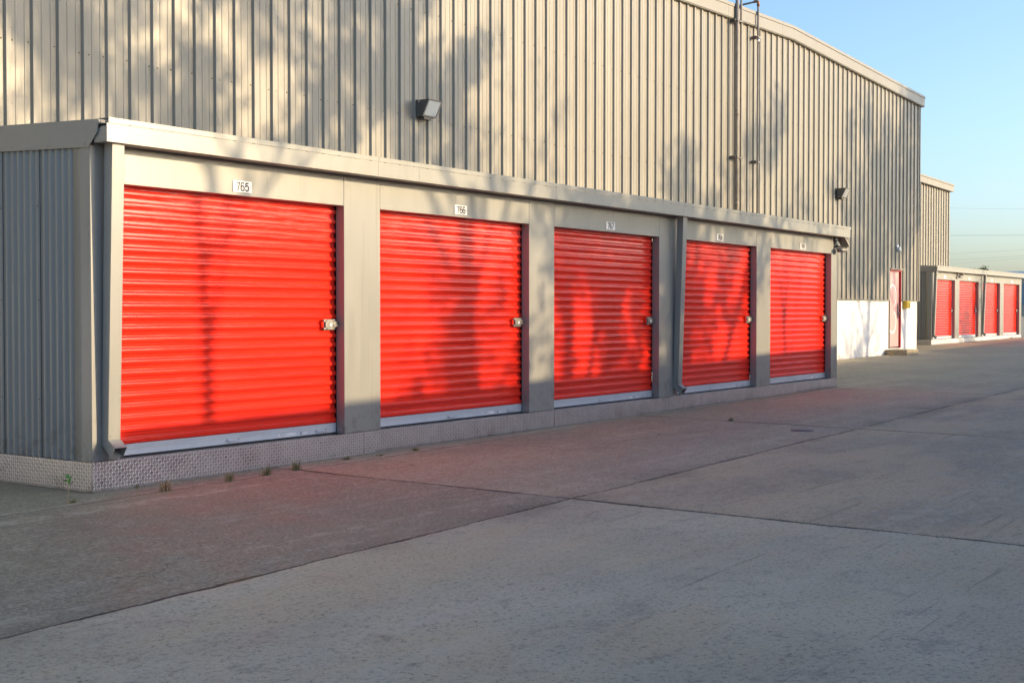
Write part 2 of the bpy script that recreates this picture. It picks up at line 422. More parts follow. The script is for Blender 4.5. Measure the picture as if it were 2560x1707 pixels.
def downspout(xl, yf, dz, parent):
    m = MB(); wd = .123; dp = .10; th = .003
    sec = [(yf-.165, 2.882+dz), (yf-.085, .435+dz), (yf-.175, .295+dz+.04)]
    # path of centreline front edge; shell built from four side walls so that the mouth is open
    fr = [(yf-.165, 2.882+dz), (yf-.085, .436+dz), (yf-.172, .372+dz)]
    bk = [(yf-.065, 2.882+dz), (yf+.000-.001, .390+dz), (yf-.118, .290+dz)]
    for (a, b) in ((0, 1), (1, 2)):
        for x0, x1, P in ((xl, xl+wd, fr), (xl, xl+wd, bk)):
            s_ = th if P is fr else -th
            m.add([(x0, P[a][0], P[a][1]), (x1, P[a][0], P[a][1]), (x1, P[b][0], P[b][1]), (x0, P[b][0], P[b][1]),
                   (x0, P[a][0]+s_, P[a][1]), (x1, P[a][0]+s_, P[a][1]), (x1, P[b][0]+s_, P[b][1]), (x0, P[b][0]+s_, P[b][1])],
                  [(0, 1, 2, 3), (4, 7, 6, 5), (3, 2, 6, 7)], m_trim)
        for x0, x1 in ((xl, xl+th), (xl+wd-th, xl+wd)):
            A = [(x0, fr[a][0], fr[a][1]), (x0, bk[a][0], bk[a][1]), (x0, bk[b][0], bk[b][1]), (x0, fr[b][0], fr[b][1])]
            m.prism(A, (x1-x0, 0, 0), m_trim)
    # folded seam and screws
    m.tube([(xl+.02, fr[1][0]-.002, fr[1][1]+.03), (xl+.02, fr[1][0]-.006, fr[1][1]+.03)], .005, m_bolt, 7)
    return m.build('downspout', parent)

def storage_row(label, cat, x0, x1, yf, depth, dz, openings, spouts, joints, seams, side_seams, detail=True, grp=None):
    zt = .253+dz
    root = thing('storage_building', label, cat, (x0, yf, gz(x0)), grp)
    top = 2.895+dz; hb = 2.572+dz; dd = .112
    G = .0022
    edges = []
    # piers
    xs_ = [x0]+[v for o in openings for v in o]+[x1]
    for i in range(0, len(xs_), 2):
        a, b = xs_[i], xs_[i+1]
        m = MB(); 
        a2 = a+.045 if i == 0 else a
        b2 = b-.03 if i == len(xs_)-2 else b
        m.box(a2, b2, yf, yf+dd, zt+.003, top, m_trim)
        m.build('pier', root, .003)
        if i == 0 or i == len(xs_)-2:            # corner trim folded round the corner
            m = MB(); sx = 1 if i == 0 else -1
            c = x0 if i == 0 else x1
            m.box(min(c, c+sx*.044), max(c, c+sx*.044), yf-.003, yf+.001, zt+.002, top-.03, m_trim)
            m.box(min(c-sx*.003, c+sx*.001), max(c-sx*.003, c+sx*.001), yf+.0015, yf+.12, zt+.002, top-.03, m_trim)
            m.build('corner_trim', root)
    for a, b in openings:
        m = MB(); m.box(a+G, b-G, yf+.0012, yf+dd, hb, top, m_trim); m.build('header_panel', root, .003)
    # sill + curb
    m = MB(); m.box(x0+.02, x1-.02, yf, yf+.35, gz(x0)-.4, zt-.004, m_plate); m.build('sill', root)
    # doors
    for k, (a, b) in enumerate(openings):
        yd = yf+dd+.021
        d = door_curtain(a-.02, b-.004, .362+dz, hb+.10, yd, root)
        m = MB(); e = yd-.022
        m.box(a-.02, b-.008, e, yd, .268+dz, .322+dz, m_alu)
        m.box(a-.02, b-.008, e-.006, yd, .3225+dz, .332+dz, m_alu)
        m.box(a-.02, b-.008, e+.002, yd, .3325+dz, .348+dz, m_alu)
        m.box(a-.02, b-.008, e-.004, yd, .3485+dz, .361+dz, m_alu)
        m.box(a-.02, b-.012, e+.004, yd+.01, .2505+dz, .2675+dz, m_black)
        m.build('bottom_bar', d, .0015)
        if detail:
            pull((a+b)/2-.03, .296+dz, e, d); pull(b-.24, .296+dz, e, d)
            m = MB(); sx = b-.83
            m.box(sx, sx+.24, e-.0012, e-.0004, .280+dz, .310+dz, m_whitep)
            for q in range(3): m.box(sx+.02, sx+.02+(.12, .08, .15)[q], e-.0020, e-.0014, .304-.008*q+dz, .3065-.008*q+dz, m_grayink)
            m.box(sx+.30, sx+.325, e-.0012, e-.0004, .280+dz, .308+dz, m_grayink)
            m.box(sx+.34, sx+.40, e-.0012, e-.0004, .288+dz, .298+dz, m_whitep)
            m.build('sticker', d)
        latch(b, 1.368+dz, yd-.014, d)
        # strike plate on the jamb
        m = MB(); m.box(b-.0035, b-.0006, yf+.02, yf+.09, 1.31+dz, 1.42+dz, m_trim)
        m.tube([(b-.004, yf+.045, 1.368+dz), (b-.008, yf+.045, 1.368+dz)], .008, m_copper, 8)
        m.tube([(b-.004, yf+.075, 1.405+dz), (b-.007, yf+.075, 1.405+dz)], .005, m_bolt, 8)
        m.tube([(b-.004, yf+.075, 1.33+dz), (b-.007, yf+.075, 1.33+dz)], .005, m_bolt, 8)
        m.build('strike_plate', root)
        m = MB(); m.tube([(b-.0006, yf+.05, .30+dz), (b-.006, yf+.05, .30+dz)], .007, m_bolt, 8); m.build('screw', root)
    # skirting
    je = [x0-.004]+joints+[x1]
    for a, b in zip(je[:-1], je[1:]):
        plate_strip('skirting_plate', (a+.0025, yf-.001), (b-.0025, yf-.001), (0, -1), zt, lambda s, a=a: gz(a+s)+.004, root)
    plate_strip('skirting_plate', (x0-.001, yf+depth), (x0-.001, yf-.004), (-1, 0), zt-.002, lambda s: gz(x0)+.004, root)
    # side wall corrugated
    for X, sgn in ((x0, -1), (x1, 1)):
        m = MB(); p = .0885; yy = yf+.118; yend = yf+depth
        flat = yf+.23 if sgn < 0 else yf+.12
        prof = [(yf+.12, .022), (flat, .022)]
        y_ = flat; k = 0
        while y_ < yend:
            for q in range(8):
                prof.append((y_+q*p/8, .033*(1-math.cos(2*math.pi*q/8))/2))
            y_ += p; k += 1
        V = []; 
        for (a, o) in prof:
            for z in (zt, 2.93+dz): V.append((X+sgn*(o-.030), a, z))
        Fc = [(2*i, 2*i+1, 2*i+3, 2*i+2) for i in range(len(prof)-1)]
        m.add(V, Fc, m_trim, True)
        if sgn < 0:
            for ys_ in side_seams:
                m.box(X-.0035, X-.001, ys_-.004, ys_+.004, zt, 2.93+dz, m_seam)
                for zz in (.30, .75, 1.6, 2.4): m.tube([(X-.0035, ys_+.03, zz+dz), (X-.008, ys_+.03, zz+dz)], .006, m_screw, 6)
        m.build('side_wall', root)
    # barge trims
    for X, sgn in ((x0, -1), (x1, 1)):
        m = MB(); Xe = X+sgn*.004
        sl = .0376
        pts = [(yf-.123, 3.068), (yf-.111, 2.964), (yf+.006, 2.847), (yf+depth-.005, 2.847+sl*depth), (yf+depth-.005, 3.071+sl*(depth+.12))]
        m.prism([(Xe, a, z+dz) for a, z in pts], (sgn*.010, 0, 0), m_trim)
        for yy in (.05, .55, 1.05, 1.55):
            if yy < depth: m.tube([(Xe+sgn*.010, yf+yy, 2.875+sl*yy+dz), (Xe+sgn*.013, yf+yy, 2.875+sl*yy+dz)], .006, m_trim, 7)
        m.build('barge_trim', root)
    # roof sheet with soffit
    m = MB(); sl = .0376
    m.prism([(x0+.01, yf-.10, 3.03+dz), (x0+.01, yf+depth-.01, 3.03+sl*depth+dz), (x0+.01, yf+depth-.01, 3.045+sl*depth+dz), (x0+.01, yf-.10, 3.045+dz)], (x1-x0-.02, 0, 0), m_trim)
    m.box(x0+.02, x1-.02, yf+.02, yf+.10, 2.9+dz, 3.02+dz, m_dark)
    m.build('roof', root)
    # gutter (open trough) in lengths
    ge = [x0+.004]+seams+[x1+.10]
    for i, (a, b) in enumerate(zip(ge[:-1], ge[1:])):
        m = MB(); yg = yf-.213
        m.box(a+.0015, b-.0015, yg, yg+.004, 2.881+dz, 3.030+dz, m_trim)
        m.box(a+.0015, b-.0015, yg+.0045, yf-.052, 2.881+dz, 2.885+dz, m_trim)
        m.box(a+.0015, b-.0015, yf-.055, yf-.051, 2.8855+dz, 3.02+dz, m_trim)
        if i == 0: m.prism([(a, yg+.0045, 2.8815+dz), (a, yf-.056, 2.8815+dz), (a, yf-.14, 3.008+dz), (a, yg+.0045, 3.008+dz)][::-1], (.0014, 0, 0), m_trim)
        if i == 0:
            m.box(a-.0005, a+.001, yg+.0045, yf-.055, 2.8815+dz, 2.99+dz, m_trim)
            for zz in (2.897, 3.012): m.tube([(a+.03, yg, zz+dz), (a+.03, yg-.003, zz+dz)], .004, m_screw, 6)
        if i == len(ge)-2: m.box(b-.0014, b, yg+.0045, yf-.056, 2.8815+dz, 3.01+dz, m_trim)
        # drip flange
        fa = a+.0015+(.012 if i == 0 else 0)
        m.box(fa, b-.0015+(.02 if i == len(ge)-2 else 0), yg-.0095, yg+.12, 3.072+dz, 3.078+dz, m_trim)
        m.box(fa, b-.0015+(.02 if i == len(ge)-2 else 0), yg-.0095, yg-.0045, 3.033+dz, 3.0715+dz, m_trim)
        m.build('gutter', root)
    for xl in spouts: downspout(xl, yf, dz, root)
    return root
row1 = storage_row('taupe steel storage building with five red roller doors numbered 765 to 769 at left', 'storage building',
    6.787, 23.532, Y, 4.37, 0.0, [(7.069, 9.863), (10.421, 13.215), (13.778, 16.548), (17.124, 19.906), (20.462, 23.228)],
    [6.883, 16.975], [10.153, 13.778, 16.84, 18.553, 20.197], [10.149, 13.493, 16.886, 20.23], [10.161, 9.631])
row2 = storage_row('distant low taupe storage building with four small red roller doors beyond the white wall', 'storage building',
    49.77, 63.45, 15.22, 1.66, .17, [(50.05, 52.83), (53.43, 56.25), (56.88, 59.66), (60.286, 63.084)],
    [49.86, 56.72], [53.1, 56.6, 60.0], [52.9, 56.7, 60.1], [15.50, 15.60], detail=False)

def number_plate(txt, x, z, y, i, loc_label):
    r = thing('number_plate', loc_label, 'number sign', (x, y, z), 'unit number plates above the red doors')
    m = MB(); m.box(x-.118, x+.118, y-.006, y-.0015, z-.053, z+.053, m_whitep)
    for s_ in (-1, 1): m.tube([(x+s_*.1, y-.006, z-.003), (x+s_*.1, y-.008, z-.003)], .0045, m_grayink, 8)
    m.build('plate', r, .001)
    digits(txt, x, z, y-.0075, .074, .0130, 'digits', r)
names = {765: 'white plate with the number 765 above the first and largest looking red door',
         766: 'white plate with the number 766 above the second red door',
         767: 'white plate with the number 767 above the third red door',
         768: 'white plate with the number 768 above the door right of the second downspout',
         769: 'white plate with the number 769 above the last red door of the near row'}
for i, (a, b) in enumerate([(7.069, 9.863), (10.421, 13.215), (13.778, 16.548), (17.124, 19.906), (20.462, 23.228)]):
    number_plate(str(765+i), (a+b)/2+.003, 2.655, Y, i, names[765+i])
far_l = ['tiny white number plate above leftmost red door of the distant row', 'tiny white number plate right of the solar camera on the distant row',
         'tiny white number plate above third red door of the distant row', 'tiny white number plate above rightmost red door of the distant row']
for i, (a, b) in enumerate([(50.05, 52.83), (53.43, 56.25), (56.88, 59.66), (60.286, 63.084)]):
    x = (a+b)/2; r = thing('number_plate', far_l[i], 'number sign', (x, 15.22, 2.83), 'unit number plates above the red doors')
    m = MB(); m.box(x-.125, x+.125, 15.213, 15.218, 2.80, 2.91, m_whitep); m.build('plate', r)

# ------------------------------------------------------------------ warehouse
W = 13.35; PR = .3522
def roof_z(x): return 8.82-.033*(31.6-x) if x < 31.6 else 8.82-.0322*(x-31.6)
def ribbed(m, xa, xb, yw, zlo, zhi, ph, mat, screws=(), screw_mat=None):
    """vertical ribbed sheet wall; zhi function of x; yw = pan plane, ribs stand out toward -y"""
    prof = []
    k0 = math.floor((xa-ph)/PR)-1; k1 = math.ceil((xb-ph)/PR)+1
    for k in range(k0, k1):
        c = ph+k*PR
        for dx, o in ((-.050, 0), (-.032, .037), (.028, .037), (.046, 0), (.100, .0), (.108, .005), (.122, .005), (.130, 0),
                      (.222, .0), (.230, .005), (.244, .005), (.252, 0)):
            prof.append((c+dx, o))
    prof = [p for p in prof if xa < p[0] < xb]
    prof = [(xa, 0)]+prof+[(xb, 0)]
    V = []
    for x, o in prof: V += [(x, yw-o, zlo), (x, yw-o, zhi(x))]
    m.add(V, [(2*i, 2*i+1, 2*i+3, 2*i+2)[::-1] for i in range(len(prof)-1)], mat)
    if screws:
        for z in screws:
            for k in range(k0, k1):
                c = ph+k*PR
                for dx in ((.066, -.075) if k % 3 == 0 else (-.072,)):
                    x = c+dx
                    if xa+.05 < x < xb-.05 and zlo+.1 < z < zhi(x)-.3:
                        zz = z+(k % 3)*.008
                        m.tube([(x, yw, zz), (x, yw-.007, zz)], .0095, screw_mat, 6)
        z = min(screws)-3
        zz = zlo+.3
        while zz < 9:
            for k in range(k0, k1):
                x = ph+k*PR+.047
                if k % 3 == 0 and xa+.05 < x < xb-.05 and zz < zhi(x)-.3:
                    m.tube([(x, yw-.004, zz), (x, yw-.011, zz)], .009, screw_mat, 6)
            zz += .87
wh = thing('warehouse', 'tall beige ribbed metal warehouse with white masonry base behind the near row of red doors', 'warehouse', (42.25, W, gz(42)))
PH = 9.02-.036
m = MB(); zt_ = lambda x: roof_z(x)-.34
scr = (2.90, 4.63, 6.36, 8.05)
ribbed(m, -30, 39.484, W, 1.86, zt_, PH, m_wall, scr, m_screw)
ribbed(m, 39.486, 40.519, W, 2.80, zt_, PH, m_wall, scr, m_screw)
ribbed(m, 40.521, 42.2, W, 1.86, zt_, PH, m_wall, scr, m_screw)
m.build('wall', wh)
m = MB()
m.box(42.20, 42.262, W-.045, W+.02, 1.86, roof_z(42.2)-.3, m_wall); m.box(42.25, 42.262, W+.0205, W+30, 1.0, roof_z(42.2)-.3, m_wall)
m.build('corner_trim', wh)
m = MB()   # thin drip ledge
m.box(-30, 39.43, W-.04, W+.03, 1.835, 1.857, m_wall); m.box(40.53, 42.26, W-.04, W+.03, 1.835, 1.857, m_wall); m.build('base_flashing', wh)
m = MB()
m.box(-30, 39.484, W+.035, W+.25, -.4, 1.83, m_white); m.box(40.519, 42.21, W+.035, W+.25, -.4, 1.83, m_white)
m.build('masonry_base', wh)
# fascia strips
def strip(m, xa, xb, y0, y1, a, b, mat, step=1.2):
    n_ = max(1, int((xb-xa)/step)); X_ = sorted(set([xa+(xb-xa)*i/n_ for i in range(n_+1)]+([31.6] if xa < 31.6 < xb else [])))
    V = []
    for x in X_: V += [(x, y0, roof_z(x)+a), (x, y0, roof_z(x)+b), (x, y1, roof_z(x)+b), (x, y1, roof_z(x)+a)]
    Fc = []
    for i in range(len(X_)-1):
        o = 4*i
        for q in range(4): Fc.append((o+q, o+4+q, o+4+(q+1) % 4, o+(q+1) % 4))
    Fc += [(0, 1, 2, 3), tuple(4*(len(X_)-1)+q for q in (3, 2, 1, 0))]
    m.add(V, Fc, mat)
m = MB()
e = [-30]+[28.0+.0-6.05*3, 28.0-6.05*2, 28.0-6.05, 27.9, 30.85, 31.5, 37.6, 42.40]
e = [-30, 9.9, 15.9, 21.9, 27.75, 30.9, 31.62, 37.6, 42.40]
for a, b in zip(e[:-1], e[1:]): strip(m, a+.003, b-.003, W-.12, W-.08, -.335, -.078, m_fascia)
strip(m, -30, 42.40, W-.10, W+.05, -.352, -.337, m_fascia)
m.build('fascia', wh)
m = MB()
for a, b in zip(e[:-1], e[1:]): strip(m, a+.002, b-.002+(.03 if b > 42 else 0), W-.137, W+.0, -.074, 0, m_fascia)
m.build('coping', wh)
m = MB(); strip(m, -30, 42.40, W+.001, W+28, -.06, -.02, m_fascia); m.build('roof', wh)
m = MB(); strip(m, 42.262, 42.40, W-.079, W+28, -.335, -.062, m_fascia, 10); m.build('eave_trim', wh)
# door 3
yd = W+.055
d = MB(); d.box(39.50, 40.50, yd, yd+.05, .40, 2.75, m_pinkdoor); door = d.build('door', wh, .004)
m = MB()
m.box(39.486, 39.498, W-.004, yd+.05, .36, 2.79, m_wall); m.box(40.503, 40.517, W-.012, yd+.05, .36, 2.79, m_redframe)
m.box(39.4985, 40.5025, W-.004, yd+.05, 2.755, 2.79, m_redframe); m.box(39.44, 40.60, W-.05, W-.0205, 2.80, 2.835, m_wall)
m.box(39.486, 40.517, W+.03, yd+.04, .33, .359, m_alu)
m.build('door_frame', wh)
def arc(m, cx, cz, r, w_, a0, a1, y, mat, n_=36):
    V = []
    for i in range(n_+1):
        a = math.radians(a0+(a1-a0)*i/n_)
        for rr in (r-w_/2, r+w_/2):
            for yy in (y, y-.002): V.append((cx+rr*math.cos(a), yy, cz+rr*math.sin(a)))
    Fc = []
    for i in range(n_):
        o = 4*i
        Fc += [(o+1, o+3, o+7, o+5), (o, o+4, o+6, o+2), (o, o+1, o+5, o+4), (o+2, o+6, o+7, o+3)]
    m.add(V, Fc, mat)
m = MB(); arc(m, 39.885, 1.975, .345, .065, 195, -68, yd-.001, m_whitep); arc(m, 39.885, 1.185, .345, .065, 62, -175, yd-.001, m_whitep)
child(m.build('number_three'), door)
m = MB(); m.box(40.33, 40.39, yd-.012, yd-.001, 1.28, 1.74, m_dark); m.box(40.34, 40.44, yd-.06, yd-.013, 1.42, 1.45, m_zinc)
m.box(40.34, 40.44, yd-.05, yd-.013, 1.62, 1.65, m_zinc)
m.build('handle', door)
for zz in (.6, 1.55, 2.5): m = MB(); m.box(39.50, 39.515, yd-.014, yd-.002, zz-.06, zz+.06, m_dark); m.build('hinge', door)
# step
m = MB(); z0 = gz(39.5)-.05
m.box(39.16, 40.24, 12.70, W+.03, z0, .33, m_conc); s_ = m.build('concrete_step', None, .012)
tag(s_, 'single concrete step on the ground below the pink door with a large 3', 'step')
# yellow box and notice, dome
r = thing('key_box', 'yellow box on white wall right of the pink door', 'box', (40.85, W+.03, 1.7))
m = MB(); m.box(40.82, 41.12, W-.11, W+.034, 1.60, 1.84, m_yellow); m.build('body', r, .01)
m = MB(); m.box(40.87, 40.89, W-.118, W-.1105, 1.63, 1.78, m_dark); m.build('marking', r); m = MB(); m.box(41.0, 41.02, W-.118, W-.1105, 1.62, 1.76, m_dark)
m.build('marking', r)
r = thing('paper_notice', 'white paper notice with grey lines of text below the yellow box', 'notice', (41.05, W+.03, 1.45))
m = MB(); m.box(40.93, 41.25, W+.028, W+.0335, 1.30, 1.60, m_whitep); m.build('sheet', r)
m = MB()
for i, (a, b) in enumerate([(.12, .30), (.10, .22), (.08, .28), (.05, .3), (.05, .29)]): m.box(40.93+a, 40.93+b, W+.026, W+.0275, 1.56-.05*i, 1.573-.05*i, m_grayink)
m.box(40.925, 40.932, W+.026, W+.0275, 1.30, 1.60, m_grayink)
m.build('text_lines', r)
r = thing('security_camera', 'small white dome camera on ribbed wall above the pink door', 'camera', (40.05, W-.03, 3.41))
m = MB(); m.tube([(40.05, W-.03, 3.50), (40.05, W-.06, 3.50)], .085, m_whitep, 14); m.box(39.98, 40.12, W-.13, W-.0305, 3.42, 3.50, m_whitep); m.build('mount', r, .01)
m = MB(); m.tube([(40.05, W-.09, 3.42), (40.05, W-.09, 3.38), (40.05, W-.09, 3.34), (40.05, W-.09, 3.315)], [.075, .072, .05, .015], m_lens, 14); m.build('dome', r)

def wallpack(x, z, label):
    r = thing('wall_lamp', label, 'wall lamp', (x+.17, W-.035, z), 'wall lamps on the warehouse')
    m = MB(); m.box(x-.0, x+.35, W-.075, W-.036, z-.015, z+.27, m_dark); 
    m.tube([(x+.012, W-.10, z+.235), (x-.006, W-.10, z+.235)], .012, m_bolt, 8); m.tube([(x+.012, W-.10, z+.02), (x-.006, W-.10, z+.02)], .010, m_bolt, 8)
    m.box(x+.06, x+.25, W-.16, W-.076, z-.045, z-.004, m_dark)
    m.build('back_box', r, .006)
    m = MB()
    m.prism([(x, W-.076, z), (x, W-.076, z+.262), (x, W-.30, z+.262), (x, W-.165, z)][::-1], (.35, 0, 0), m_dark); m.build('housing', r, .005)
    nrm = Vector((0, -.262, -.135)).normalized(); A = Vector((x, W-.30, z+.262)); B = Vector((x, W-.165, z)); dn = (B-A).normalized(); L = (B-A).length
    m = MB()
    def q(a0, a1, s0, s1, off, th, mat):
        P = [A+Vector((a0, 0, 0))+dn*s0, A+Vector((a1, 0, 0))+dn*s0, A+Vector((a1, 0, 0))+dn*s1, A+Vector((a0, 0, 0))+dn*s1]
        m.prism([p+nrm*off for p in P], nrm*th, mat)
    for (a0, a1, s0, s1) in ((0, .35, 0, .02), (0, .35, L-.025, L), (0, .025, .0205, L-.0255), (.325, .35, .0205, L-.0255)): q(a0, a1, s0, s1, .001, .012, m_pipe)
    m.build('lens_frame', r)
    m = MB(); q(.027, .323, .022, L-.027, .001, .008, m_lens); m.build('lens', r)
    return r
wallpack(16.37, 4.645, 'large dark wedge lamp with pale lens on ribbed wall above doors 766 and 767')
wallpack(34.88, 4.665, 'small wedge lamp on ribbed wall above the right end of the near row roof')

def solarcam(x, y, z, label, s=1):
    r = thing('security_camera', label, 'camera', (x, y, z), 'solar cameras on the storage rows')
    m = MB(); m.box(x-.02, x+.05, y-.012, y-.001, z-.22, z+.10, m_dark); m.tube([(x+.01, y-.01, z-.07), (x+.04, y-.13, z-.07)], .016, m_dark, 8)
    m.tube([(x+.01, y-.01, z+.03), (x+.04, y-.11, z+.03)], .009, m_dark, 6); m.build('bracket', r)
    m = MB(); M = Matrix.Translation((x+.12, y-.12, z+.04)) @ Matrix.Rotation(R(-12), 4, 'Z') @ Matrix.Rotation(R(48), 4, 'Y')
    m.box(-.15, .15, -.09, .09, -.008, .008, m_zinc, M); m.build('solar_panel', r)
    m = MB(); m.tube([(x-.04, y-.10, z-.14), (x+.17, y-.16, z-.13)], .042, m_zinc, 12); m.tube([(x+.171, y-.1603, z-.13), (x+.18, y-.163, z-.13)], .036, m_whitep, 12)
    m.build('camera_body', r)
solarcam(23.36, Y, 2.78, 'solar powered camera under the gutter end right of plate 769')
solarcam(53.05, 15.22, 3.02, 'tiny solar powered camera between first two doors of the distant row')

# pipes
d_ = .17
r = thing('vent_pipe', 'thick vertical grey pipe on the warehouse wall, left of the pipe pair', 'pipe', (28.12, W-d_, 2))
m = MB(); m.tube([(28.12, W-d_, 1.9), (28.12, W-d_, 10.6)], .042, m_pipe, 12)
for z in (4.0, 6.1): m.tube([(28.12, W-d_, z), (28.12, W-d_, z+.08)], .048, m_pipe, 12)
m.build('tube', r)
for z in (8.30, 5.12): m = MB(); m.box(28.02, 28.16, W-d_+.0, W-.03, z-.04, z+.03, m_dark); m.box(28.05, 28.19, W-d_-.05, W-d_+.05, z-.02, z+.012, m_dark); m.build('clamp', r)
r = thing('vent_pipe', 'thin vertical grey pipe close beside the thick one', 'pipe', (28.34, W-d_, 2))
m = MB(); m.tube([(28.34, W-d_, 1.9), (28.34, W-d_, 10.6)], .026, m_pipe, 10); m.build('tube', r)
for z in (8.32, 5.12): m = MB(); m.box(28.21, 28.39, W-d_-.035, W-d_+.035, z-.02, z+.012, m_dark); m.build('clamp', r)
r = thing('vent_pipe', 'brownish vertical pipe bending over the roof edge through a rusty elbow', 'pipe', (29.3, W-d_, 2))
m = MB(); m.tube([(29.3, W-d_, 1.9), (29.3, W-d_, 8.90)], .028, m_pipe, 10)
m.tube([(29.3, W-d_, 7.98), (29.3, W-d_, 8.10)], .034, m_bolt, 10); m.tube([(29.3, W-d_+.06, 8.99), (29.3, W+.5, 8.94)], .024, m_pipe, 10); m.build('tube', r)
m = MB(); m.tube([(29.3, W-d_, 8.87), (29.3, W-d_, 8.95), (29.3, W-d_+.015, 8.98), (29.3, W-d_+.04, 8.995), (29.3, W-d_+.11, 8.992)], .037, m_copper, 12); m.build('elbow', r)
for z in (8.12, 5.12): m = MB(); m.box(29.21, 29.31, W-d_+.0, W-.03, z-.04, z+.03, m_dark); m.box(29.24, 29.36, W-d_-.04, W-d_+.04, z-.02, z+.012, m_zinc); m.build('clamp', r)

# second warehouse
w2 = thing('warehouse', 'narrow distant ribbed metal warehouse beyond the corner of the big one', 'warehouse', (57.5, 16.9, .25))
m = MB(); f2 = lambda x: 6.83-.017*(x-53)
ribbed(m, 38, 57.6, 16.9, .1, f2, 53.0, m_wall, (), None); m.build('wall', w2)
m = MB(); m.box(57.55, 57.64, 16.86, 16.92, .1, f2(57.6), m_wall); m.box(57.6, 57.64, 16.93, 40, .1, f2(57.6), m_wall); m.build('corner_trim', w2)
m = MB()
for a, b in ((38, 54.0), (54.01, 57.75)):
    m.add([(a, 16.72, f2(a)-.03), (b, 16.72, f2(b)-.03), (b, 16.72, f2(b)+.22), (a, 16.72, f2(a)+.22), (a, 16.89, f2(a)-.03), (b, 16.89, f2(b)-.03), (b, 16.89, f2(b)+.22), (a, 16.89, f2(a)+.22)],
          [(0, 1, 2, 3), (0, 4, 5, 1), (3, 2, 6, 7), (0, 3, 7, 4), (1, 5, 6, 2), (4, 7, 6, 5)], m_fascia)
m.build('fascia', w2)
m = MB(); m.prism([(38, 16.69, f2(38)+.222), (57.78, 16.69, f2(57.78)+.222), (57.78, 16.69, f2(57.78)+.29), (38, 16.69, f2(38)+.29)], (0, 24, 0), m_fascia); m.build('roof', w2)

# ------------------------------------------------------------------ far right slice: building, van, wires, tree
fb = thing('office_building', 'pale distant building with blue window at the right picture edge', 'building', (192, 48, .9))
m = MB(); m.box(182, 200, 30, 54.5, .9, 6.3, m_tan); m.build('wall', fb)
m = MB(); m.box(181.6, 200.4, 29.6, 54.9, 6.3, 6.9, m_whitep); m.build('roof', fb)
for yy in (33, 38, 43, 48):
    m = MB(); m.box(181.9, 181.98, yy, yy+3.2, 2.4, 5.2, m_bluewin); m.build('window', fb)
vn = thing('parked_van', 'white van parked far away at the right picture edge', 'van', (150, 41.5, gz(150)))
zg = gz(150)
m = MB(); m.prism([(148, 41.8, zg+.45), (148, 41.8, zg+1.25), (148, 41.2, zg+1.35), (148, 40.6, zg+2.1), (148, 37.2, zg+2.15), (148, 37.0, zg+.45)], (1.9, 0, 0), m_whitep); m.build('body', vn, .05)
m = MB(); m.box(147.97, 147.995, 39.6, 40.5, zg+1.4, zg+1.95, m_bluewin); m.build('side_window', vn)
m = MB(); m.box(147.97, 147.995, 37.0, 41.8, zg+.95, zg+1.02, m_redframe); m.build('side_stripe', vn)
for yy in (41.0, 38.0):
    m = MB(); m.tube([(147.95, yy, zg+.34), (148.2, yy, zg+.34)], .34, m_black, 18); wl = m.build('wheel', vn)
    m = MB(); m.tube([(147.93, yy, zg+.34), (147.949, yy, zg+.34)], .19, m_zinc, 14); m.build('rim', wl)
def px(x, yy, X):    # direction helper (real place at depth X along +x)
    h = Vector((math.cos(TH)*math.cos(PITCH), math.sin(TH)*math.cos(PITCH), -math.sin(PITCH))); rr = Vector((math.sin(TH), -math.cos(TH), 0)); uu = rr.cross(h)
    d = h+rr*((x-1280)/F)-uu*((yy-853.5)/F); return Vector((0, 0, 1.5))+d*(X/d.x)
wl_ = [((2373, 520.6), (2560, 523.1)), ((2373, 588.8), (2560, 588.2)), ((2373, 635.4), (2560, 624.9)), ((2373, 652), (2560, 639.2)), ((2373, 660), (2560, 645.6))]
wlab = ['highest faint overhead wire in the sky at right', 'darkest overhead wire, second from the top in the sky', 'third overhead wire rising to the right above the distant row', 'fourth overhead wire down in the sky', 'lowest overhead wire just above the distant roof']
for i, (a, b) in enumerate(wl_):
    A = px(*a, 120); B = px(*b, 120); D = B-A; P = [A+D*t-Vector((0, 0, .35*(1-(2*(t-.5)/1.0)**2)*0)) for t in np.linspace(-.8, 2.5, 12)]
    m = MB(); m.tube(P, .011 if i == 1 else .005, m_wire, 5); o = m.build('power_line'); tag(o, wlab[i], 'power line', 'overhead wires at right')

